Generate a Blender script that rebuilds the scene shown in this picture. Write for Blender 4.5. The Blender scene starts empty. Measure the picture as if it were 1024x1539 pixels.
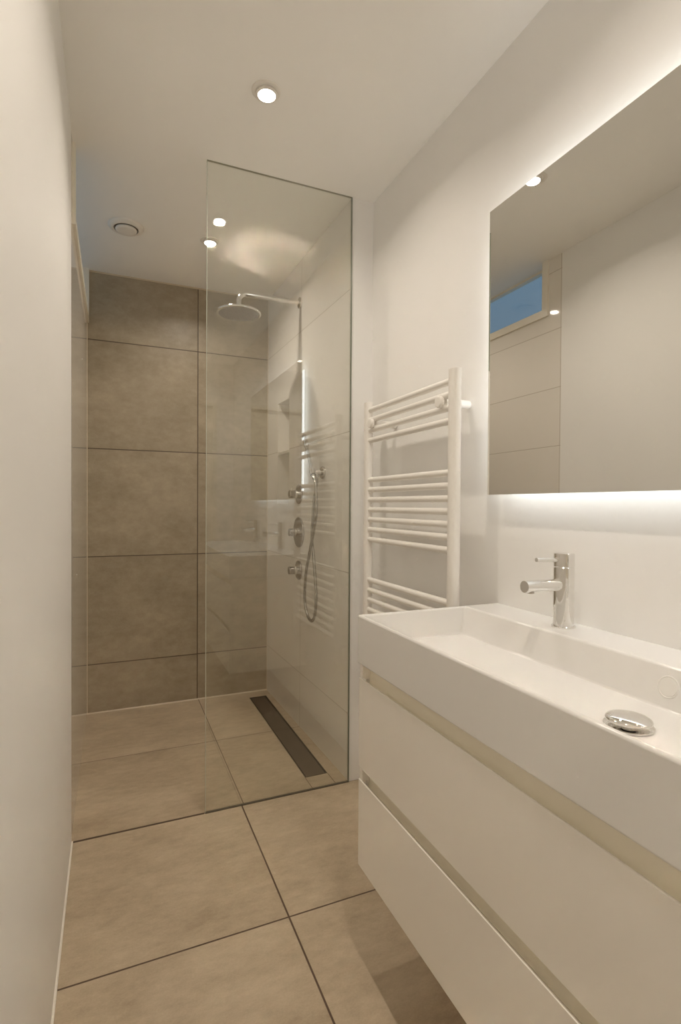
import bpy, bmesh, math
from mathutils import Vector, Matrix

S = bpy.context.scene
COL = S.collection
PI = math.pi

# ------------------------------------------------------------------ camera
cam_data = bpy.data.cameras.new('camera')
cam = bpy.data.objects.new('camera', cam_data); COL.objects.link(cam)
Rv = Vector((0.9185112249, -0.3953479766, 0.0060915594))
Uv = Vector((-0.0004917712, 0.0142639950, 0.9998981431))
Fv = Vector((0.3953945977, 0.9184206639, -0.0129072188))
M = Matrix.Identity(4)
for i in range(3):
    M[i][0] = Rv[i]; M[i][1] = Uv[i]; M[i][2] = -Fv[i]
M[0][3], M[1][3], M[2][3] = 0.0, 0.0, 1.17293
cam.matrix_world = M
cam_data.sensor_fit = 'HORIZONTAL'; cam_data.sensor_width = 36.0
cam_data.lens = 791.777 / 1024 * 36.0
cam_data.clip_start = 0.02
S.camera = cam

# ------------------------------------------------------------------ light levels
LAMP_COL = (1.0, 0.895, 0.775); LAMP_W = 3.75; LAMP_SPREAD = 148
LED_COL = (0.95, 0.98, 1.0); LED_E = 6.0
SKY_COL = (0.24, 0.42, 0.64); SKY_E = 0.62
w = bpy.data.worlds.new('dusk_sky'); S.world = w; w.use_nodes = True
bg = w.node_tree.nodes['Background']
bg.inputs[0].default_value = (*SKY_COL, 1); bg.inputs[1].default_value = SKY_E
S.view_settings.view_transform = 'Standard'; S.view_settings.look = 'None'
S.view_settings.gamma = 1.0; S.view_settings.use_curve_mapping = False
S.view_settings.exposure = 0.0
S.cycles.max_bounces = 14; S.cycles.diffuse_bounces = 8; S.cycles.glossy_bounces = 8
S.cycles.transparent_max_bounces = 16
S.cycles.caustics_reflective = True
S.cycles.blur_glossy = 0.03
S.cycles.sample_clamp_indirect = 0.0
S.cycles.use_denoising = True

# ------------------------------------------------------------------ room numbers
ZC = 2.46            # ceiling
YG = 2.025           # plane of the glass screen
YB = 3.238           # back wall
YF = -0.83           # wall behind the camera
XR = 1.016           # right wall, front part
def xl(y): return -0.134 + 0.0068 * (YG - y)       # plastered left wall
XSL = -0.136                                        # tiled left wall in the shower
def xs(y): return 0.892 + 0.0246 * (YB - y) / (YB - YG)   # tiled right wall in the shower

# ------------------------------------------------------------------ material helpers
def new_mat(name):
    m = bpy.data.materials.new(name); m.use_nodes = True
    nt = m.node_tree; b = nt.nodes['Principled BSDF']
    return m, nt, b
def node(nt, t, **kw):
    n = nt.nodes.new(t)
    for k, v in kw.items(): setattr(n, k, v)
    return n
def mth(nt, op, a, b=None, c=None):
    n = nt.nodes.new('ShaderNodeMath'); n.operation = op
    for i, v in enumerate((a, b, c)):
        if v is None: continue
        if isinstance(v, (int, float)): n.inputs[i].default_value = v
        else: nt.links.new(v, n.inputs[i])
    return n.outputs[0]
def simple(name, col, rough=0.5, metal=0.0, spec=0.5, noise=0.0, nscale=30.0, bump=0.0, coat=0.0):
    m, nt, b = new_mat(name)
    b.inputs['Base Color'].default_value = (*col, 1)
    b.inputs['Roughness'].default_value = rough
    b.inputs['Metallic'].default_value = metal
    b.inputs['Specular IOR Level'].default_value = spec
    if coat: b.inputs['Coat Weight'].default_value = coat; b.inputs['Coat Roughness'].default_value = 0.04
    tc = node(nt, 'ShaderNodeTexCoord')
    nz = node(nt, 'ShaderNodeTexNoise'); nz.inputs['Scale'].default_value = nscale; nz.inputs['Detail'].default_value = 4
    nt.links.new(tc.outputs['Object'], nz.inputs['Vector'])
    if noise:
        mr = node(nt, 'ShaderNodeMapRange'); mr.inputs['To Min'].default_value = 1 - noise; mr.inputs['To Max'].default_value = 1 + noise
        nt.links.new(nz.outputs['Fac'], mr.inputs['Value'])
        mx = node(nt, 'ShaderNodeVectorMath', operation='SCALE'); mx.inputs[0].default_value = col
        nt.links.new(mr.outputs[0], mx.inputs['Scale']); nt.links.new(mx.outputs[0], b.inputs['Base Color'])
    if bump:
        bp = node(nt, 'ShaderNodeBump'); bp.inputs['Strength'].default_value = bump; bp.inputs['Distance'].default_value = 0.002
        nt.links.new(nz.outputs['Fac'], bp.inputs['Height']); nt.links.new(bp.outputs[0], b.inputs['Normal'])
    return m

def tile_mat(name, ax_u, ax_v, su, sv, ou, ov, joint, col_a, col_b, col_joint, rough, mottling=True, stretch=(1, 1, 1), coat=0.0, spec=0.5):
    """square-set tiles of su x sv metres with joints through (ou, ov)"""
    m, nt, b = new_mat(name)
    tc = node(nt, 'ShaderNodeTexCoord'); sp = node(nt, 'ShaderNodeSeparateXYZ')
    nt.links.new(tc.outputs['Object'], sp.inputs[0])
    cells = []; masks = []
    for ax, s, o in ((ax_u, su, ou), (ax_v, sv, ov)):
        if s is None: continue
        q = mth(nt, 'DIVIDE', mth(nt, 'SUBTRACT', sp.outputs[ax], o), s)
        cell = mth(nt, 'FLOOR', mth(nt, 'ADD', q, 0.0)); cells.append(cell)
        f = mth(nt, 'SUBTRACT', q, mth(nt, 'ROUND', q))
        dist = mth(nt, 'MULTIPLY', mth(nt, 'ABSOLUTE', f), s)
        mr = node(nt, 'ShaderNodeMapRange'); nt.links.new(dist, mr.inputs['Value'])
        mr.inputs['From Min'].default_value = joint * 0.4; mr.inputs['From Max'].default_value = joint * 0.62
        mr.inputs['To Min'].default_value = 1; mr.inputs['To Max'].default_value = 0
        masks.append(mr.outputs[0])
    mask = masks[0]
    for k in masks[1:]: mask = mth(nt, 'MAXIMUM', mask, k)
    cb = node(nt, 'ShaderNodeCombineXYZ')
    for i, c in enumerate(cells): nt.links.new(c, cb.inputs[i])
    wn = node(nt, 'ShaderNodeTexWhiteNoise'); nt.links.new(cb.outputs[0], wn.inputs['Vector'])
    off = node(nt, 'ShaderNodeVectorMath', operation='SCALE'); off.inputs['Scale'].default_value = 9.0
    nt.links.new(wn.outputs['Color'], off.inputs[0])
    mp = node(nt, 'ShaderNodeVectorMath', operation='MULTIPLY'); mp.inputs[1].default_value = stretch
    nt.links.new(tc.outputs['Object'], mp.inputs[0])
    ad = node(nt, 'ShaderNodeVectorMath', operation='ADD')
    nt.links.new(mp.outputs[0], ad.inputs[0]); nt.links.new(off.outputs[0], ad.inputs[1])
    mix = node(nt, 'ShaderNodeMix', data_type='RGBA'); mix.inputs[6].default_value = (*col_a, 1); mix.inputs[7].default_value = (*col_b, 1)
    if mottling:
        n1 = node(nt, 'ShaderNodeTexNoise'); n1.inputs['Scale'].default_value = 3.4; n1.inputs['Detail'].default_value = 8; n1.inputs['Roughness'].default_value = 0.62
        n1.inputs['Distortion'].default_value = 0.25
        n2 = node(nt, 'ShaderNodeTexNoise'); n2.inputs['Scale'].default_value = 22; n2.inputs['Detail'].default_value = 6; n2.inputs['Roughness'].default_value = 0.7
        n3 = node(nt, 'ShaderNodeTexNoise'); n3.inputs['Scale'].default_value = 260; n3.inputs['Detail'].default_value = 2
        for n in (n1, n2, n3): nt.links.new(ad.outputs[0], n.inputs['Vector'])
        t = mth(nt, 'ADD', mth(nt, 'MULTIPLY', n1.outputs['Fac'], 0.46), mth(nt, 'MULTIPLY', n2.outputs['Fac'], 0.38))
        t = mth(nt, 'ADD', t, mth(nt, 'MULTIPLY', n3.outputs['Fac'], 0.16))
        mr = node(nt, 'ShaderNodeMapRange'); nt.links.new(t, mr.inputs['Value'])
        mr.inputs['From Min'].default_value = 0.36; mr.inputs['From Max'].default_value = 0.66
        t = mth(nt, 'ADD', mr.outputs[0], mth(nt, 'MULTIPLY', mth(nt, 'SUBTRACT', wn.outputs['Value'], 0.5), 0.16))
        nt.links.new(t, mix.inputs[0])
        nt.links.new(mth(nt, 'ADD', mth(nt, 'MULTIPLY', n2.outputs['Fac'], 0.14), rough - 0.07), b.inputs['Roughness'])
    else:
        nt.links.new(wn.outputs['Value'], mix.inputs[0])
        b.inputs['Roughness'].default_value = rough
    fin = node(nt, 'ShaderNodeMix', data_type='RGBA'); nt.links.new(mask, fin.inputs[0])
    nt.links.new(mix.outputs[2], fin.inputs[6]); fin.inputs[7].default_value = (*col_joint, 1)
    nt.links.new(fin.outputs[2], b.inputs['Base Color'])
    bp = node(nt, 'ShaderNodeBump', invert=True); bp.inputs['Strength'].default_value = 0.5; bp.inputs['Distance'].default_value = 0.0015
    nt.links.new(mask, bp.inputs['Height']); nt.links.new(bp.outputs[0], b.inputs['Normal'])
    b.inputs['Specular IOR Level'].default_value = spec
    if coat: b.inputs['Coat Weight'].default_value = coat
    return m

def glass_mat(name, tint=(0.985, 0.99, 0.98), ior=1.85):
    """clear pane: Fresnel reflection over straight transmission"""
    m = bpy.data.materials.new(name); m.use_nodes = True; nt = m.node_tree
    for n in list(nt.nodes): nt.nodes.remove(n)
    out = node(nt, 'ShaderNodeOutputMaterial'); g = node(nt, 'ShaderNodeNewGeometry')
    i = node(nt, 'ShaderNodeMix', data_type='FLOAT'); nt.links.new(g.outputs['Backfacing'], i.inputs[0])
    i.inputs[2].default_value = ior; i.inputs[3].default_value = 1 / ior
    fr = node(nt, 'ShaderNodeFresnel'); nt.links.new(i.outputs[0], fr.inputs['IOR'])
    tr = node(nt, 'ShaderNodeBsdfTransparent'); tr.inputs[0].default_value = (*tint, 1)
    gl = node(nt, 'ShaderNodeBsdfGlossy'); gl.inputs['Roughness'].default_value = 0.0; gl.inputs[0].default_value = (0.97, 1, 0.98, 1)
    mx = node(nt, 'ShaderNodeMixShader'); nt.links.new(fr.outputs[0], mx.inputs[0])
    nt.links.new(tr.outputs[0], mx.inputs[1]); nt.links.new(gl.outputs[0], mx.inputs[2]); nt.links.new(mx.outputs[0], out.inputs[0])
    return m
def emit_mat(name, col, e):
    m = bpy.data.materials.new(name); m.use_nodes = True; nt = m.node_tree
    for n in list(nt.nodes): nt.nodes.remove(n)
    out = node(nt, 'ShaderNodeOutputMaterial'); em = node(nt, 'ShaderNodeEmission')
    em.inputs[0].default_value = (*col, 1); em.inputs[1].default_value = e; nt.links.new(em.outputs[0], out.inputs[0])
    return m

PAINT = simple('wall_paint', (0.84, 0.83, 0.81), 0.6, noise=0.012, nscale=5, bump=0.05)
PAINT_C = simple('ceiling_paint', (0.93, 0.92, 0.89), 0.75, noise=0.01, nscale=4)
TRIMW = simple('white_trim', (0.83, 0.79, 0.70), 0.35, noise=0.01)
CAULK = simple('silicone', (0.60, 0.52, 0.40), 0.5, noise=0.05)
FLOOR_A, FLOOR_B, FLOOR_J = (0.37, 0.292, 0.200), (0.60, 0.50, 0.365), (0.10, 0.06, 0.035)
FLOORM = tile_mat('floor_tile', 0, 1, 0.603, 0.606, 0.459, 1.419, 0.005, FLOOR_A, FLOOR_B, FLOOR_J, 0.40, stretch=(0.8, 1.6, 1))
FLOORS = tile_mat('shower_floor_tile', 0, 1, 0.608, 0.604, 0.468, 2.632, 0.004, FLOOR_A, FLOOR_B, (0.15, 0.10, 0.06), 0.40, stretch=(0.8, 1.6, 1))
BACKM = tile_mat('back_wall_tile', 0, 2, 0.602, 0.603, 0.4614, 2.083, 0.005, (0.29, 0.242, 0.168), (0.47, 0.402, 0.30), (0.09, 0.06, 0.04), 0.38, stretch=(0.8, 1, 1.25))
WTILE = tile_mat('white_wall_tile', 1, 2, 0.6, 0.6, 2.632, 0.285, 0.003, (0.78, 0.745, 0.69), (0.795, 0.76, 0.705), (0.52, 0.47, 0.40), 0.10, mottling=False)
WTILE_L = tile_mat('white_wall_tile_left', 1, 2, 0.6, 0.3, 2.632, 0.285, 0.003, (0.78, 0.745, 0.69), (0.795, 0.76, 0.705), (0.52, 0.47, 0.40), 0.05, mottling=False)
GLASS = glass_mat('clear_glass')
EDGE = simple('glass_edge', (0.35, 0.42, 0.36), 0.15)
CHROME = simple('chrome', (0.82, 0.81, 0.79), 0.05, 1.0)
CHROME_D = simple('chrome_dark_reflections', (0.60, 0.565, 0.52), 0.08, 1.0)  # chrome with the dark reflections of its surroundings put into the base colour
CHROME_S = simple('steel_dark_reflections', (0.47, 0.43, 0.39), 0.16, 1.0)  # metal darkened in colour, standing in for dark surroundings it would mirror
BRONZE = simple('bronze_metal', (0.105, 0.075, 0.055), 0.38, 0.7, noise=0.15, nscale=40)
BLACK = simple('dark_gap', (0.03, 0.02, 0.015), 0.6)
RAILM = simple('white_enamel', (0.86, 0.835, 0.795), 0.28, noise=0.008)
CERAM = simple('white_ceramic', (0.79, 0.78, 0.76), 0.12, noise=0.004, coat=0.3)
LACQ = simple('cream_lacquer', (0.87, 0.835, 0.775), 0.16, noise=0.004)
COVE = simple('cove_lit_lacquer', (0.90, 0.85, 0.72), 0.4, noise=0.004)  # drawer lacquer lightened by colour, standing in for light the grip catches
MIRROR = simple('mirror_silver', (0.80, 0.795, 0.765), 0.0, 1.0)
MBODY = simple('mirror_body', (0.70, 0.70, 0.68), 0.5)
LED = emit_mat('led_light', LED_COL, LED_E)
LAMP = emit_mat('lamp_light', LAMP_COL, 12.0)
VENTM = simple('vent_plastic', (0.82, 0.79, 0.74), 0.4, noise=0.008)
NOZ = simple('nozzle_plate', (0.36, 0.33, 0.30), 0.4, 0.6, noise=0.25, nscale=220)
HOSEM = simple('steel_hose', (0.42, 0.39, 0.35), 0.22, 1.0)

# ------------------------------------------------------------------ mesh helpers
def box(bm, x0, y0, z0, x1, y1, z1):
    vs = [bm.verts.new((x, y, z)) for z in (z0, z1) for y in (y0, y1) for x in (x0, x1)]
    for f in ((0, 2, 3, 1), (4, 5, 7, 6), (0, 1, 5, 4), (1, 3, 7, 5), (3, 2, 6, 7), (2, 0, 4, 6)):
        bm.faces.new([vs[i] for i in f])
    return vs
def prism(bm, pts, axis, a, b):
    """pts = polygon in the two other axes (in order), extruded along axis from a to b"""
    def P(p, t):
        q = [0, 0, 0]; o = [i for i in range(3) if i != axis]
        q[o[0]], q[o[1]] = p; q[axis] = t; return q
    A = [bm.verts.new(P(p, a)) for p in pts]; B = [bm.verts.new(P(p, b)) for p in pts]
    bm.faces.new(A); bm.faces.new(list(reversed(B)))
    for i in range(len(pts)):
        j = (i + 1) % len(pts); bm.faces.new((A[i], A[j], B[j], B[i]))
def frame_of(d):
    d = d.normalized(); a = Vector((0, 0, 1)) if abs(d.z) < 0.9 else Vector((1, 0, 0))
    u = d.cross(a).normalized(); return u, d.cross(u).normalized()
def lathe(bm, prof, origin=(0, 0, 0), axis=(0, 0, 1), seg=48):
    """prof = [(radius, distance along axis)]; zero radius closes the end"""
    o = Vector(origin); d = Vector(axis).normalized(); u, v = frame_of(d); rings = []
    for r, t in prof:
        if r < 1e-6: rings.append([bm.verts.new(o + d * t)])
        else: rings.append([bm.verts.new(o + d * t + (u * math.cos(2 * PI * k / seg) + v * math.sin(2 * PI * k / seg)) * r) for k in range(seg)])
    for A, B in zip(rings, rings[1:]):
        for k in range(seg):
            j = (k + 1) % seg
            if len(A) == 1 and len(B) == 1: continue
            if len(A) == 1: bm.faces.new((A[0], B[j], B[k]))
            elif len(B) == 1: bm.faces.new((A[k], A[j], B[0]))
            else: bm.faces.new((A[k], A[j], B[j], B[k]))
def rod(bm, p, q, r, bev=0.001, seg=32, r2=None):
    p = Vector(p); q = Vector(q); L = (q - p).length; r2 = r2 or r
    lathe(bm, [(0, 0), (r - bev, 0), (r - bev * .3, bev * .3), (r, bev), (r2, L - bev), (r2 - bev * .3, L - bev * .3), (r2 - bev, L), (0, L)], p, q - p, seg)
def tube(bm, pts, r, seg=16):
    pts = [Vector(p) for p in pts]; rings = []; u = None
    for i, p in enumerate(pts):
        d = (pts[min(i + 1, len(pts) - 1)] - pts[max(i - 1, 0)]).normalized()
        if u is None: u, _ = frame_of(d)
        u = (u - d * u.dot(d)).normalized(); v = d.cross(u)
        rings.append([bm.verts.new(p + (u * math.cos(2 * PI * k / seg) + v * math.sin(2 * PI * k / seg)) * r) for k in range(seg)])
    for A, B in zip(rings, rings[1:]):
        for k in range(seg): bm.faces.new((A[k], A[(k + 1) % seg], B[(k + 1) % seg], B[k]))
    bm.faces.new(list(reversed(rings[0]))); bm.faces.new(rings[-1])
def spline(pts, n=12):
    pts = [Vector(p) for p in pts]; P = [pts[0] * 2 - pts[1]] + pts + [pts[-1] * 2 - pts[-2]]; out = []
    for i in range(1, len(P) - 2):
        a, b, c, d = P[i - 1:i + 3]
        for k in range(n):
            t = k / n
            out.append(0.5 * ((2 * b) + (c - a) * t + (2 * a - 5 * b + 4 * c - d) * t * t + (3 * b - a - 3 * c + d) * t ** 3))
    out.append(pts[-1]); return out
def obj(name, bm, mat, parent=None, loc=(0, 0, 0), bevel=0, segs=3, smooth=True, angle=20):
    bmesh.ops.recalc_face_normals(bm, faces=bm.faces)
    me = bpy.data.meshes.new(name); bm.to_mesh(me); bm.free()
    for m in (mat if isinstance(mat, (list, tuple)) else [mat]): me.materials.append(m)
    o = bpy.data.objects.new(name, me); COL.objects.link(o); o.location = loc
    if parent: o.parent = parent
    if smooth:
        for p in me.polygons: p.use_smooth = True
        e = me.attributes.new('sharp_edge', 'BOOLEAN', 'EDGE')
        bm2 = bmesh.new(); bm2.from_mesh(me); bm2.edges.ensure_lookup_table()
        for i, ed in enumerate(bm2.edges):
            e.data[i].value = len(ed.link_faces) != 2 or ed.calc_face_angle(0) > math.radians(angle)
        bm2.free()
    if bevel:
        b = o.modifiers.new('bevel', 'BEVEL'); b.width = bevel; b.segments = segs; b.limit_method = 'ANGLE'; b.angle_limit = math.radians(30)
        if smooth: b.harden_normals = True
    return o
def tag(o, label, cat, group=None):
    o['label'] = label; o['category'] = cat
    if group: o['group'] = group
    return o
def thing(name, label, cat, loc, group=None):
    e = bpy.data.objects.new(name, None); COL.objects.link(e); e.location = loc; e.empty_display_size = 0.05
    return tag(e, label, cat, group)
def struct(name, bm, mat, **k):
    o = obj(name, bm, mat, smooth=False, **k); o['kind'] = 'structure'; return o
def dup(root, loc, label):
    r = root.copy(); COL.objects.link(r); r.location = loc; r['label'] = label
    for ch in list(root.children):
        c = ch.copy(); COL.objects.link(c); c.parent = r
        for g in list(ch.children):
            d = g.copy(); COL.objects.link(d); d.parent = c
    return r
B = bmesh.new

# ================================================================== setting
bm = B(); box(bm, -0.3, YF - 0.15, -0.1, 1.3, YG, 0); struct('floor', bm, FLOORM)
# shower floor with the slot of the linear drain
DX0, DX1, DY0, DY1 = 0.757, 0.860, 2.125, 3.140
bm = B()
box(bm, -0.3, YG, -0.1, DX0, 3.4, 0); box(bm, DX1, YG, -0.1, 1.3, 3.4, 0)
box(bm, DX0, YG, -0.1, DX1, DY0, 0); box(bm, DX0, DY1, -0.1, DX1, 3.4, 0); box(bm, DX0, DY0, -0.1, DX1, DY1, -0.045)
struct('floor_shower', bm, FLOORS)
bm = B(); box(bm, -0.222, YF - 0.15, ZC, 1.3, 3.4, ZC + 0.12); struct('ceiling', bm, PAINT_C)
# left plastered wall (slightly out of square)
bm = B()
prism(bm, [(-0.36, YF - 0.15), (xl(YF), YF - 0.15), (xl(YG), YG), (-0.36, YG)], 2, 0, ZC); struct('wall_left', bm, PAINT)
# left tiled wall, window opening right under the ceiling
WY0, WY1, WZ0 = 2.150, 3.215, 2.205
bm = B()
box(bm, -0.30, YG, 0, XSL, YB, WZ0); box(bm, -0.30, YG, WZ0, XSL, WY0, ZC); box(bm, -0.30, WY1, WZ0, XSL, YB, ZC)
struct('wall_shower_left', bm, WTILE_L)
bm = B(); box(bm, -0.42, YB, 0, 1.3, 3.4, ZC); struct('wall_back', bm, BACKM)
# right wall, front part, and the tiled right wall of the shower with its niche
bm = B(); box(bm, XR, YF - 0.15, 0, 1.3, YG, ZC); struct('wall_right', bm, PAINT)
NY0, NY1, NZ0, NZ1, ND = 2.822, 3.030, 1.178, 1.770, 0.10
bm = B()
def wbox(y0, z0, y1, z1):
    vs = box(bm, 0, y0, z0, 1.3, y1, z1)
    for v in vs:
        if v.co.x < 0.5: v.co.x = xs(v.co.y)
wbox(YG, 0, NY0, ZC); wbox(NY1, 0, YB, ZC); wbox(NY0, 0, NY1, NZ0); wbox(NY0, NZ1, NY1, ZC)
box(bm, xs(2.9) + ND, NY0, NZ0, 1.3, NY1, NZ1)
vs = box(bm, 0, NY0, 1.468, 1.05, NY1, 1.482)
for v in vs:
    if v.co.x < 0.5: v.co.x = xs(v.co.y) + 0.001
me_o = struct('wall_shower_right', bm, [WTILE, PAINT])
for p in me_o.data.polygons:
    if p.normal.y < -0.9 and abs(p.center.y - YG) < 0.01: p.material_index = 1
bm = B(); box(bm, -0.36, YF - 0.15, 0, 0.02, YF, ZC); box(bm, 0.86, YF - 0.15, 0, 1.3, YF, ZC); box(bm, 0.02, YF - 0.15, 2.1, 0.86, YF, ZC)
struct('wall_front', bm, PAINT)
# door behind the camera
bm = B(); box(bm, 0.05, YF - 0.06, 0.006, 0.83, YF - 0.02, 2.07); d = struct('door_1', bm, TRIMW)
bm = B(); box(bm, 0.02, YF - 0.15, 0, 0.05, YF + 0.012, 2.1); box(bm, 0.83, YF - 0.15, 0, 0.86, YF + 0.012, 2.1); box(bm, 0.05, YF - 0.15, 2.07, 0.83, YF + 0.012, 2.1)
obj('door_frame', bm, TRIMW, d, smooth=False)
bm = B(); rod(bm, (0.76, YF - 0.02, 1.05), (0.76, YF + 0.03, 1.05), 0.009); rod(bm, (0.765, YF + 0.03, 1.05), (0.65, YF + 0.03, 1.05), 0.009)
obj('door_handle', bm, CHROME, d)
# silicone lines and trims
bm = B(); prism(bm, [(xl(YF) - 0.002, YF), (xl(YF) + 0.006, YF), (xl(YG) + 0.005, YG - 0.002), (xl(YG) - 0.002, YG - 0.002)], 2, 0, 0.006)
struct('baseboard_left', bm, simple('grout_white', (0.80, 0.76, 0.68), 0.5))
bm = B()
prism(bm, [(YB + .001, 0), (YB - 0.006, 0), (YB + .001, 0.006)], 0, XSL, xs(YB))
prism(bm, [(YB + .001, ZC), (YB - 0.007, ZC), (YB + .001, ZC - 0.007)], 0, XSL, xs(YB))
struct('trim_1', bm, CAULK)
bm = B()
prism(bm, [(XSL - .001, YB), (XSL + 0.0025, YB), (XSL - .001, YB - 0.0025)], 2, 0, WZ0)
prism(bm, [(xs(YB) + .001, YB), (xs(YB) - 0.0025, YB), (xs(YB) + .001, YB - 0.0025)], 2, 0, ZC)
struct('trim_2', bm, CAULK)
bm = B(); box(bm, XSL, YG - 0.004, -0.004, 0.315, YG + 0.004, 0.0012); struct('trim_3', bm, simple('threshold_joint', (0.085, 0.052, 0.032), 0.5))

bm = B()
box(bm, DX1 - 0.001, YG + 0.006, -0.001, DX1 + 0.0015, DY0 - .001, 0.0004); box(bm, DX0 - 0.0015, YG + 0.006, -0.001, DX0 + 0.001, DY0 - .001, 0.0004)
struct('trim_4', bm, simple('cut_joint', (0.15, 0.10, 0.06), 0.6))

# window under the ceiling of the left shower wall
bm = B()
XF0, XF1 = XSL - 0.001, XSL + 0.010
def wf(bm, y0, z0, y1, z1, x0, x1): box(bm, x0, y0, z0, x1, y1, z1)
wf(bm, WY0 - 0.035, WZ0 - 0.035, WY0 + 0.004, ZC, XF0, XF1)
wf(bm, WY1 - 0.004, WZ0 - 0.035, YB - 0.001, ZC, XF0, XF1)
wf(bm, WY0 + 0.004, WZ0 - 0.035, WY1 - 0.004, WZ0 + 0.004, XF0, XF1)
wn = struct('window_1', bm, TRIMW)
bm = B()
X0, X1 = -0.30, XSL - 0.001
box(bm, X0, WY0, WZ0, X1, WY0 + 0.006, ZC); box(bm, X0, WY1 - 0.006, WZ0, X1, WY1, ZC); box(bm, X0, WY0 + .006, WZ0, X1, WY1 - .006, WZ0 + 0.006)
obj('window_reveal', bm, TRIMW, wn, smooth=False)
bm = B()
gx = -0.205
box(bm, gx - 0.02, WY0 + .006, WZ0 + .006, gx + 0.012, WY0 + 0.016, ZC); box(bm, gx - 0.02, WY1 - 0.016, WZ0 + .006, gx + 0.012, WY1 - .006, ZC)
box(bm, gx - 0.02, WY0 + 0.016, WZ0 + .006, gx + 0.012, WY1 - 0.016, WZ0 + 0.016); box(bm, gx - 0.02, WY0 + 0.016, ZC - 0.012, gx + 0.012, WY1 - 0.016, ZC)
obj('window_sash', bm, TRIMW, wn, smooth=False)
bm = B(); box(bm, gx - 0.008, WY0 + 0.016, WZ0 + 0.016, gx - 0.002, WY1 - 0.016, ZC - 0.012)
obj('window_pane', bm, GLASS, wn, smooth=False)

# ================================================================== glass screen
t = thing('shower_screen', 'tall clear frameless glass panel standing on the floor between shower and room', 'shower screen', (0.62, YG, 0))
bm = B(); GX0, GX1 = 0.319 - 0.62, xs(YG) - 0.62 - 0.001
box(bm, GX0 + 0.0012, -0.004, 0.003, GX1 - 0.002, 0.004, ZC - 0.002); obj('glass_panel', bm, GLASS, t, smooth=False)
bm = B(); box(bm, GX0, -0.004, 0.003, GX0 + 0.0012, 0.004, ZC - 0.002)
obj('glass_edge', bm, simple('pale_glass_edge', (0.62, 0.66, 0.58), 0.12), t, smooth=False)
bm = B(); box(bm, GX0, -0.0055, 0, GX1, 0.0055, 0.003); obj('bottom_seal', bm, simple('seal_dark', (0.11, 0.09, 0.065), 0.4), t, smooth=False)
bm = B(); box(bm, GX1 - 0.002, -0.006, 0.003, GX1, 0.006, ZC - 0.002); obj('side_seal', bm, simple('seal_green', (0.20, 0.22, 0.17), 0.3), t, smooth=False)
bm = B(); box(bm, GX0, -0.0042, ZC - 0.0012, GX1, 0.0042, ZC); obj('top_seal', bm, simple('seal_top', (0.26, 0.25, 0.19), 0.4), t, smooth=False)

# ================================================================== linear drain
t = thing('linear_drain', 'long narrow dark bronze drain channel let into the shower floor by the right wall', 'drain', (DX0, DY0, 0))
W, L = DX1 - DX0, DY1 - DY0
bm = B()
for a in ((0, 0, 0.0025, L), (W - 0.0025, 0, W, L), (0.0025, 0, W - 0.0025, 0.0025), (0.0025, L - 0.0025, W - 0.0025, L)):
    box(bm, a[0], a[1], -0.044, a[2], a[3], 0.0008)
obj('channel_frame', bm, BLACK, t, smooth=False)
bm = B(); box(bm, 0.0075, 0.0075, -0.012, W - 0.0075, L - 0.0075, -0.001); obj('drain_cover', bm, BRONZE, t, bevel=0.001)
for y in (0.12, 0.5, 0.88):
    bm = B(); box(bm, 0.0075, y * L - 0.02, -0.044, W - 0.0075, y * L + 0.02, -0.012); obj('cover_support', bm, BLACK, t, smooth=False)

# ================================================================== overhead shower
SX, SY = 0.577, 2.65
t = thing('overhead_shower', 'round flat chrome rain shower head on a horizontal arm from the right shower wall', 'shower head', (xs(SY), SY, 2.238))
dx = SX - xs(SY)
bm = B(); lathe(bm, [(0, 0.001), (0.029, 0.001), (0.029, 0.007), (0.027, 0.010), (0, 0.010)], (0.001, 0, 0), (-1, 0, 0)); obj('wall_flange', bm, CHROME, t)
bm = B(); R = 0.042
pts = [(-0.009, 0, 0), (-0.10, 0, 0), (-0.2, 0, 0)] + [(dx + R - R * math.sin(a), 0, -R + R * math.cos(a)) for a in [k * PI / 2 / 12 for k in range(13)]] + [(dx, 0, -0.062)]
tube(bm, pts, 0.0125, 20); obj('shower_arm', bm, CHROME, t)
bm = B(); lathe(bm, [(0, 0), (0.014, 0), (0.014, -0.012), (0.018, -0.018), (0.018, -0.024), (0.026, -0.030), (0, -0.030)], (dx, 0, -0.060)); obj('swivel_joint', bm, CHROME, t)
bm = B(); HZ = -0.108
lathe(bm, [(0, 0.020), (0.026, 0.020), (0.0265, 0.0160), (0.038, 0.0134), (0.0385, 0.0130), (0.094, 0.0126), (0.098, 0.0125), (0.1035, 0.0120), (0.1035, 0.002), (0, 0.002)], (dx, 0, HZ), seg=96)
hd = obj('shower_disc', bm, simple('satin_chrome', (0.50, 0.46, 0.40), 0.045, 1.0), t, angle=4.5)
bm = B(); lathe(bm, [(0.1035, 0.0120), (0.107, 0.0112), (0.1098, 0.0092), (0.1105, 0.0070), (0.1105, 0.003), (0.1095, 0.001), (0.107, 0.0), (0.1005, 0.0), (0.1005, 0.002), (0.1035, 0.002), (0.1035, 0.0120)], (dx, 0, HZ), seg=96); obj('disc_rim', bm, CHROME, hd, angle=40)
bm = B(); lathe(bm, [(0, 0.0015), (0.0995, 0.0015), (0.0995, 0.0), (0, 0.0)], (dx, 0, HZ), seg=96)
for ring, n in ((0.018, 6), (0.036, 12), (0.054, 18), (0.072, 24), (0.089, 30)):
    for k in range(n):
        a = 2 * PI * k / n
        lathe(bm, [(0.0028, 0.0005), (0.0022, -0.003), (0, -0.003)], (dx + ring * math.cos(a), ring * math.sin(a), HZ), seg=8)
obj('nozzle_plate', bm, NOZ, hd)

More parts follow.
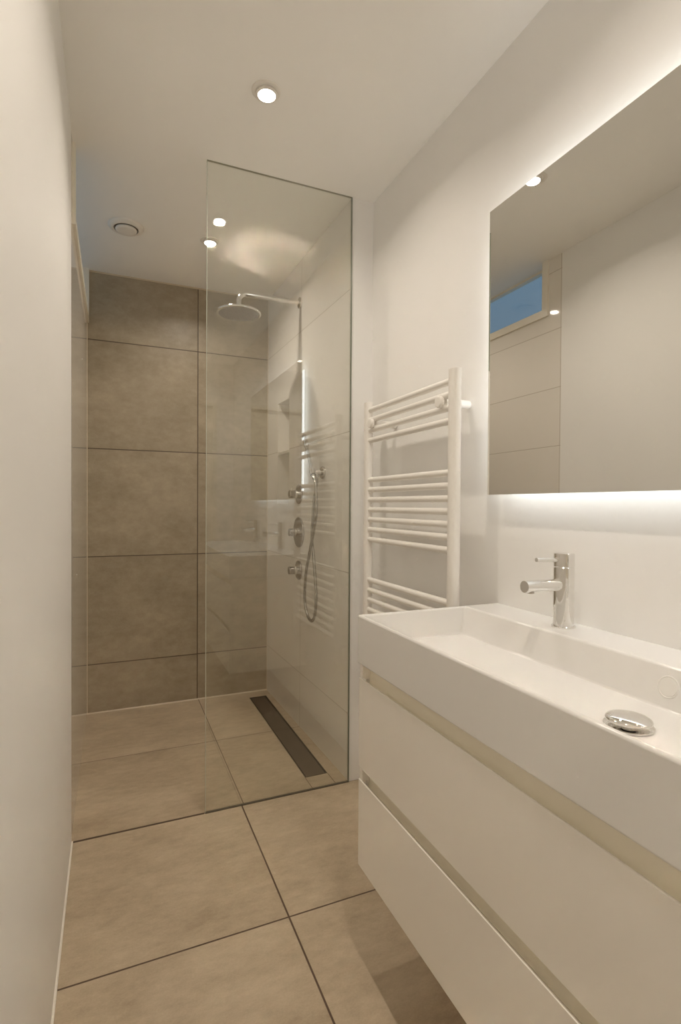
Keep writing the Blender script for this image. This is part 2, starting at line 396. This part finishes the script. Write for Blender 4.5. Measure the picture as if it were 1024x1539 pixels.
# ================================================================== valves
def valve(label, z, rr, thermo=False):
    y = 2.652; t = thing('shower_valve', label, 'valve', (xs(y), y, z), 'round chrome valves in a column on the shower wall')
    bm = B(); lathe(bm, [(0, -0.001), (rr - .001, -0.001), (rr, 0.001), (rr, 0.005), (rr - 0.002, 0.0075), (0, 0.0075)], (0, 0, 0), (-1, 0, 0), 64); obj('rosette', bm, CHROME_S, t)
    bm = B(); k = 0.020
    lathe(bm, [(0, 0.007), (k + .003, 0.007), (k + .003, 0.024), (k + .001, 0.026), (k + .001, 0.028), (0, 0.028)], (0, 0, 0), (-1, 0, 0)); obj('collar', bm, CHROME, t)
    bm = B(); lathe(bm, [(0, 0.028), (k, 0.028), (k + .0008, 0.030), (k + .0008, 0.054), (k - .001, 0.057), (0, 0.057)], (0, 0, 0), (-1, 0, 0)); h = obj('handle', bm, CHROME_S, t)
    if not thermo:
        bm = B(); rod(bm, (-0.044, 0, k - 0.001), (-0.044, 0, k + 0.013), 0.0028, 0.0006, 24); obj('handle_pin', bm, CHROME, h)
    else:
        bm = B(); rod(bm, (-0.016, -0.030, 0.022), (-0.016, -0.022, 0.016), 0.003, 0.0006, 24); obj('stop_button', bm, CHROME, h)
valve('top chrome valve of the column, small round plate beside the hand shower', 1.229, 0.051)
valve('middle chrome thermostat valve, the one with the large round plate', 1.028, 0.080, True)
valve('bottom chrome valve of the column, small round plate above the drain', 0.827, 0.051)

# ================================================================== hand shower, bracket, hose
hy, hz = 2.325, 1.326
t = thing('shower_bracket', 'chrome wall outlet with round plate holding the hand shower', 'bracket', (xs(hy), hy, hz))
bm = B(); lathe(bm, [(0, -0.001), (0.029, -0.001), (0.029, 0.006), (0.027, 0.009), (0, 0.009)], (0, 0, 0), (-1, 0, 0)); obj('rosette', bm, CHROME_D, t)
bm = B(); rod(bm, (-0.008, 0, 0), (-0.046, 0, 0), 0.0125, 0.001); obj('outlet_arm', bm, CHROME_D, t)
bm = B(); lathe(bm, [(0, 0.0), (0.0105, 0.0), (0.0105, 0.014), (0.008, 0.018), (0, 0.018)], (-0.032, 0, -0.008), (0, 0, -1)); obj('hose_outlet', bm, CHROME_D, t)
bm = B(); sd = Vector((0.0, 0.155, 0.235)).normalized()
lathe(bm, [(0.0105, -0.014), (0.0135, -0.014), (0.0150, 0.014), (0.0105, 0.014), (0.0105, -0.014)], (-0.058, -0.012, 0.0), sd, 32); obj('stick_holder', bm, CHROME_D, t)
px, py, pz = xs(hy) - 0.058, hy - 0.012, hz
t = thing('hand_shower', 'slim chrome stick hand shower leaning in its wall bracket', 'hand shower', (px, py, pz))
bm = B()
a = sd * -0.035
lathe(bm, [(0, 0), (0.0075, 0), (0.0085, 0.010), (0.0090, 0.05), (0.0090, 0.185), (0, 0.185)], a, sd, 32); obj('handle', bm, CHROME_D, t)
bm = B(); lathe(bm, [(0, 0.185), (0.0098, 0.185), (0.0125, 0.192), (0.0125, 0.252), (0.011, 0.256), (0, 0.256)], a, sd, 32); obj('spray_head', bm, CHROME_D, t)
p0 = Vector((px, py, pz)) + a
hose = [p0 + sd * 0.004, p0 - sd * 0.03 + Vector((0, -0.004, -0.004)), (0.853, 2.258, 1.155), (0.853, 2.284, 1.075), (0.853, 2.353, 0.936), (0.855, 2.405, 0.838), (0.858, 2.428, 0.715),
        (0.860, 2.397, 0.645), (0.863, 2.345, 0.622), (0.868, 2.315, 0.655), (0.871, 2.305, 0.733), (0.873, 2.322, 0.815), (0.874, 2.350, 0.926), (0.874, 2.374, 1.007), (0.874, 2.365, 1.106),
        (0.874, 2.345, 1.198), (xs(hy) - 0.032, hy + .002, 1.27), (xs(hy) - 0.032, hy, 1.302)]
bm = B(); tube(bm, spline(hose, 14), 0.0068, 20)
hs = obj('shower_hose', bm, HOSEM); tag(hs, 'flexible metal shower hose hanging in a long loop below the hand shower', 'hose')

# ================================================================== towel radiator
RX, RY0, RY1, RZ0, RZ1 = 0.925, 1.300, 1.872, 0.46, 1.578
t = thing('towel_radiator', 'white ladder towel radiator on the right wall behind the washbasin', 'radiator', (RX, RY0, RZ0))
H = RZ1 - RZ0
def post(y):
    bm = B(); n = 24; A = []
    for k in range(n):
        a = 2 * PI * k / n; A.append((0.0165 * math.copysign(abs(math.cos(a)) ** 0.8, math.cos(a)), y + 0.0195 * math.copysign(abs(math.sin(a)) ** 0.8, math.sin(a))))
    prism(bm, A, 2, 0, H); return obj('post', bm, RAILM, t, bevel=0.0015, segs=2)
post(0.0); post(RY1 - RY0)
zs = [1.545, 1.506, 1.467, 1.427] + [1.272 - 0.0388 * k for k in range(7)] + [0.880 - 0.0388 * k for k in range(9)]
for z in zs:
    bm = B(); rod(bm, (0.0, 0.014, z - RZ0), (0.0, RY1 - RY0 - 0.014, z - RZ0), 0.0108, 0.001, 24); obj('rung', bm, RAILM, t)
for y in (1.352, 1.815):
    bm = B(); rod(bm, (XR - RX - .0015, y - RY0, 1.487 - RZ0), (0.0, y - RY0, 1.487 - RZ0), 0.013, 0.001); br = obj('wall_bracket', bm, RAILM, t)
    bm = B(); rod(bm, (-0.011, y - RY0, 1.487 - RZ0), (-0.026, y - RY0, 1.487 - RZ0), 0.018, 0.004, 32); obj('bracket_cap', bm, RAILM, br)
    bm = B(); rod(bm, (0.0, y - RY0, 0.52 - RZ0), (XR - RX - .0015, y - RY0, 0.52 - RZ0), 0.013, 0.001); obj('wall_bracket', bm, RAILM, t)

# ================================================================== mirror
MX, MY0, MY1, MZ0, MZ1 = 0.977, 0.012, 1.213, 1.205, 2.004
t = thing('backlit_mirror', 'large rectangular frameless mirror glowing at its edges above the washbasin', 'mirror', (XR, MY0, MZ0))
bm = B(); box(bm, MX - XR, 0, 0, MX - XR + 0.005, MY1 - MY0, MZ1 - MZ0); obj('mirror_glass', bm, MIRROR, t, smooth=False)
IN = 0.055
bm = B(); box(bm, MX - XR + 0.005, IN, IN, 0, MY1 - MY0 - IN, MZ1 - MZ0 - IN); obj('mirror_body', bm, MBODY, t, smooth=False)
x0, x1 = -0.033, -0.006; w_, h_ = MY1 - MY0, MZ1 - MZ0
for a in ((IN, h_ - IN, w_ - IN, h_ - IN + .004), (IN, IN - .004, w_ - IN, IN), (IN - .004, IN, IN, h_ - IN), (w_ - IN, IN, w_ - IN + .004, h_ - IN)):
    bm = B(); box(bm, x0, a[0], a[1], x1, a[2], a[3]); obj('led_strip', bm, LED, t, smooth=False)

# ================================================================== washbasin
BX0, BX1, BY0, BY1, BZ0, BZ1 = 0.569, XR, 0.010, 1.209, 0.772, 0.8955
t = thing('washbasin', 'long white ceramic trough washbasin with a raised back ledge below the mirror', 'washbasin', (BX0, BY0, BZ0))
W, L, Hh = BX1 - BX0, BY1 - BY0, BZ1 - BZ0
bm = B()
def ring(z, x0, y0, x1, y1): return [bm.verts.new(p) for p in ((x0, y0, z), (x1, y0, z), (x1, y1, z), (x0, y1, z))]
r = 0.011
o0 = ring(0, 0, 0, W, L); o1 = ring(Hh, 0, 0, W, L)
i1 = ring(Hh, r, r, 0.893 - BX0, L - r); i0 = ring(0.824 - BZ0, r + .010, r + .02, 0.872 - BX0, L - r - .012)
def band(A, Bq):
    for k in range(4): bm.faces.new((A[k], A[(k + 1) % 4], Bq[(k + 1) % 4], Bq[k]))
bm.faces.new(o0); band(o0, o1); band(o1, i1); band(i1, i0); bm.faces.new(i0)
ba = obj('basin', bm, CERAM, t, bevel=0.0065, segs=4, angle=20)
DRX, DRY, DRZ = 0.752 - BX0, 0.583 - BY0, 0.824 - BZ0
bm = B(); lathe(bm, [(0, 0.001), (0.037, 0.001), (0.037, 0.003), (0.033, 0.004), (0, 0.004)], (DRX, DRY, DRZ), seg=64); dr = obj('drain_ring', bm, CHROME, t)
bm = B(); lathe(bm, [(0, 0.004), (0.013, 0.004), (0.013, 0.009), (0.032, 0.0092), (0.0345, 0.0105)] + [(0.0345 * math.cos(a), 0.0115 + 0.0085 * math.sin(a)) for a in [k * PI / 28 for k in range(14)]] + [(0, 0.0200)], (DRX, DRY, DRZ), seg=64)
obj('drain_plug', bm, CHROME, dr, angle=50)
bm = B(); nx = Vector((-1, 0, 0.28)).normalized()
lathe(bm, [(0.0195, -0.001), (0.0195, 0.0012), (0.018, 0.002), (0.0165, 0.001), (0.016, 0.0008), (0.0155, 0.0016), (0.0, 0.0016)], (0.8835 - BX0, 0.609 - BY0, 0.861 - BZ0), nx, 48)
obj('overflow_cover', bm, simple('overflow_grey', (0.80, 0.79, 0.76), 0.2), t)

# ================================================================== vanity cabinet
CX0, CX1, CY0, CY1, CZ0, CZ1 = 0.574, XR - 0.0015, 0.012, 1.207, 0.256, 0.772
T1, G2T, D2T = 0.735, 0.508, 0.477
t = thing('vanity_cabinet', 'cream lacquered wall-hung vanity cabinet with two handleless drawers under the washbasin', 'cabinet', (CX0, CY0, CZ0))
L = CY1 - CY0
def Zq(z): return z - CZ0
PT = 0.016
for nm, y0, y1 in (('side_panel', 0, PT), ('side_panel', L - PT, L)):
    bm = B()
    prism(bm, [(0.019, 0), (0.019, Zq(G2T) - 0.217 + 0.0), (0.019, Zq(D2T) - .001), (0.003, Zq(D2T) + .001), (0.003, Zq(G2T) - .001), (0.019, Zq(G2T) + .001), (0.019, Zq(T1) - .001), (0.003, Zq(T1) + .001), (0.003, Zq(CZ1)), (CX1 - CX0, Zq(CZ1)), (CX1 - CX0, 0)], 1, y0, y1)
    obj(nm, bm, LACQ, t, smooth=False)
bm = B(); box(bm, 0.02, PT, 0, CX1 - CX0, L - PT, 0.016); obj('bottom_panel', bm, LACQ, t, smooth=False)
bm = B(); box(bm, 0.42, PT, 0.016, CX1 - CX0, L - PT, Zq(CZ1)); obj('back_panel', bm, LACQ, t, smooth=False)
bm = B(); prism(bm, [(0, 0), (0, Zq(D2T)), (0.004, Zq(D2T)), (0.018, Zq(D2T) - 0.014), (0.018, 0)], 1, 0, L); d2 = obj('drawer_front', bm, LACQ, t, bevel=0.0012, segs=2)
d2['label'] = 'lower drawer front'
bm = B(); prism(bm, [(0, Zq(G2T)), (0, Zq(T1)), (0.004, Zq(T1)), (0.018, Zq(T1) - 0.014), (0.018, Zq(G2T))], 1, 0, L); d1 = obj('drawer_front', bm, LACQ, t, bevel=0.0012, segs=2)
d1['label'] = 'upper drawer front'
def cove(z0, z1):
    """hollow grip profile behind the gap above a drawer front"""
    bm = B(); n = 10; pts = [(0.0235, z1)]
    for k in range(n + 1):
        q = PI / 2 * k / n
        pts.append((0.0235 - 0.005 * (1 - math.cos(q)), z0 + 0.010 - 0.026 * math.sin(q)))
    pts += [(0.0185, z0 - 0.030), (0.040, z0 - 0.030), (0.040, z1)]
    prism(bm, [(x, Zq(z)) for x, z in pts], 1, PT + .0005, L - PT - .0005)
    o = obj('grip_recess', bm, COVE, t, angle=50); o['label'] = 'hollow finger grip, paled to stand in for caught light'
cove(T1, CZ1 - .0005); cove(D2T, G2T + 0.006)

# ================================================================== taps
def tap(label, y):
    t = thing('basin_tap', label, 'tap', (0.953, y, 0.8955), 'chrome taps on the washbasin ledge')
    bm = B(); lathe(bm, [(0, 0), (0.0262, 0), (0.0262, 0.003), (0.0245, 0.0045), (0, 0.0045)]); obj('base_ring', bm, CHROME, t)
    bm = B(); lathe(bm, [(0, 0.0045), (0.0228, 0.0045), (0.0228, 0.1375), (0.0222, 0.1383), (0, 0.1383)], seg=64); obj('tap_body', bm, CHROME, t)
    bm = B(); lathe(bm, [(0, 0.1390), (0.0222, 0.1390), (0.0228, 0.1400), (0.0228, 0.1690), (0.0218, 0.1702), (0, 0.1702)], seg=64); cp = obj('tap_cap', bm, CHROME, t)
    bm = B(); rod(bm, (-0.018, 0, 0.1555), (-0.083, 0, 0.1575), 0.0049, 0.0008, 24); obj('lever', bm, CHROME, cp)
    bm = B(); rod(bm, (-0.004, 0, 0.0985), (-0.117, 0, 0.0985), 0.0138, 0.0012, 48); sp = obj('spout', bm, CHROME, t)
    bm = B(); lathe(bm, [(0.009, 0.0), (0.009, 0.0142), (0.008, 0.0150), (0, 0.0150)], (-0.1, 0, 0.0985), (0, 0, -1)); obj('aerator', bm, CHROME_S, sp)
    return t
t1 = tap('chrome basin tap with side lever on the ledge nearest the towel radiator', 0.909)
t2 = dup(t1, (0.953, 0.300, 0.8955), 'second chrome basin tap, farther from the radiator, seen only mirrored in the shower glass')

# ================================================================== downlights
def downlight(label, x, y):
    t = thing('ceiling_spotlight', label, 'ceiling light', (x, y, ZC), 'recessed white ceiling spotlights')
    bm = B()
    lathe(bm, [(0.030, 0.001), (0.0445, 0.001), (0.0445, -0.0025), (0.042, -0.004), (0.036, -0.0045), (0.031, -0.003), (0.030, 0.001)], (-0.004, -0.005, 0), seg=64); obj('trim_ring', bm, VENTM, t, angle=50)
    bm = B(); lathe(bm, [(0.0, -0.001), (0.034, -0.001), (0.0335, -0.0075), (0.031, -0.009), (0.0275, -0.0085), (0.0275, -0.006), (0, -0.006)], (0, 0.003, 0), seg=64); g = obj('gimbal', bm, VENTM, t, angle=50)
    bm = B(); lathe(bm, [(0, -0.0065), (0.0272, -0.0065), (0.0272, -0.0085), (0.024, -0.0095), (0, -0.0095)], (0, 0.003, 0), seg=48); obj('lens', bm, LAMP, g)
    ld = bpy.data.lights.new('spot_light', 'AREA'); ld.shape = 'DISK'; ld.size = 0.046; ld.energy = LAMP_W; ld.color = LAMP_COL
    ld.spread = math.radians(LAMP_SPREAD)
    lo = bpy.data.objects.new('spot_light', ld); COL.objects.link(lo); lo.parent = t; lo.location = (0, 0.003, -0.0115)
    return t
l1 = downlight('lit ceiling spotlight in the room, in front of the glass screen', 0.439, 1.620)
dup(l1, (0.433, 2.640, ZC), 'lit ceiling spotlight above the shower, next to the shower head')
dup(l1, (0.437, 0.600, ZC), 'ceiling spotlight over the washbasin, out of view above')
dup(l1, (0.437, -0.420, ZC), 'ceiling spotlight by the door, out of view behind the camera')

# ================================================================== extract vent
t = thing('extractor_vent', 'round white extractor vent on the ceiling above the shower', 'vent', (0.052, 2.655, ZC))
bm = B(); lathe(bm, [(0.054, 0.0), (0.078, 0.0), (0.078, -0.005), (0.074, -0.010), (0.066, -0.0145), (0.058, -0.016), (0.054, -0.0145), (0.052, -0.004), (0.054, 0.0)], seg=64); obj('vent_ring', bm, VENTM, t, angle=50)
bm = B(); lathe(bm, [(0, -0.0005), (0.052, -0.0005), (0.052, -0.003), (0, -0.003)], seg=48); obj('vent_throat', bm, simple('vent_shadow', (0.25, 0.21, 0.16), 0.8), t)
bm = B(); lathe(bm, [(0, -0.003), (0.012, -0.003), (0.012, -0.012), (0.046, -0.014), (0.0475, -0.018), (0.045, -0.0225), (0.036, -0.0245), (0, -0.025)], seg=64); obj('vent_disc', bm, VENTM, t, angle=50)
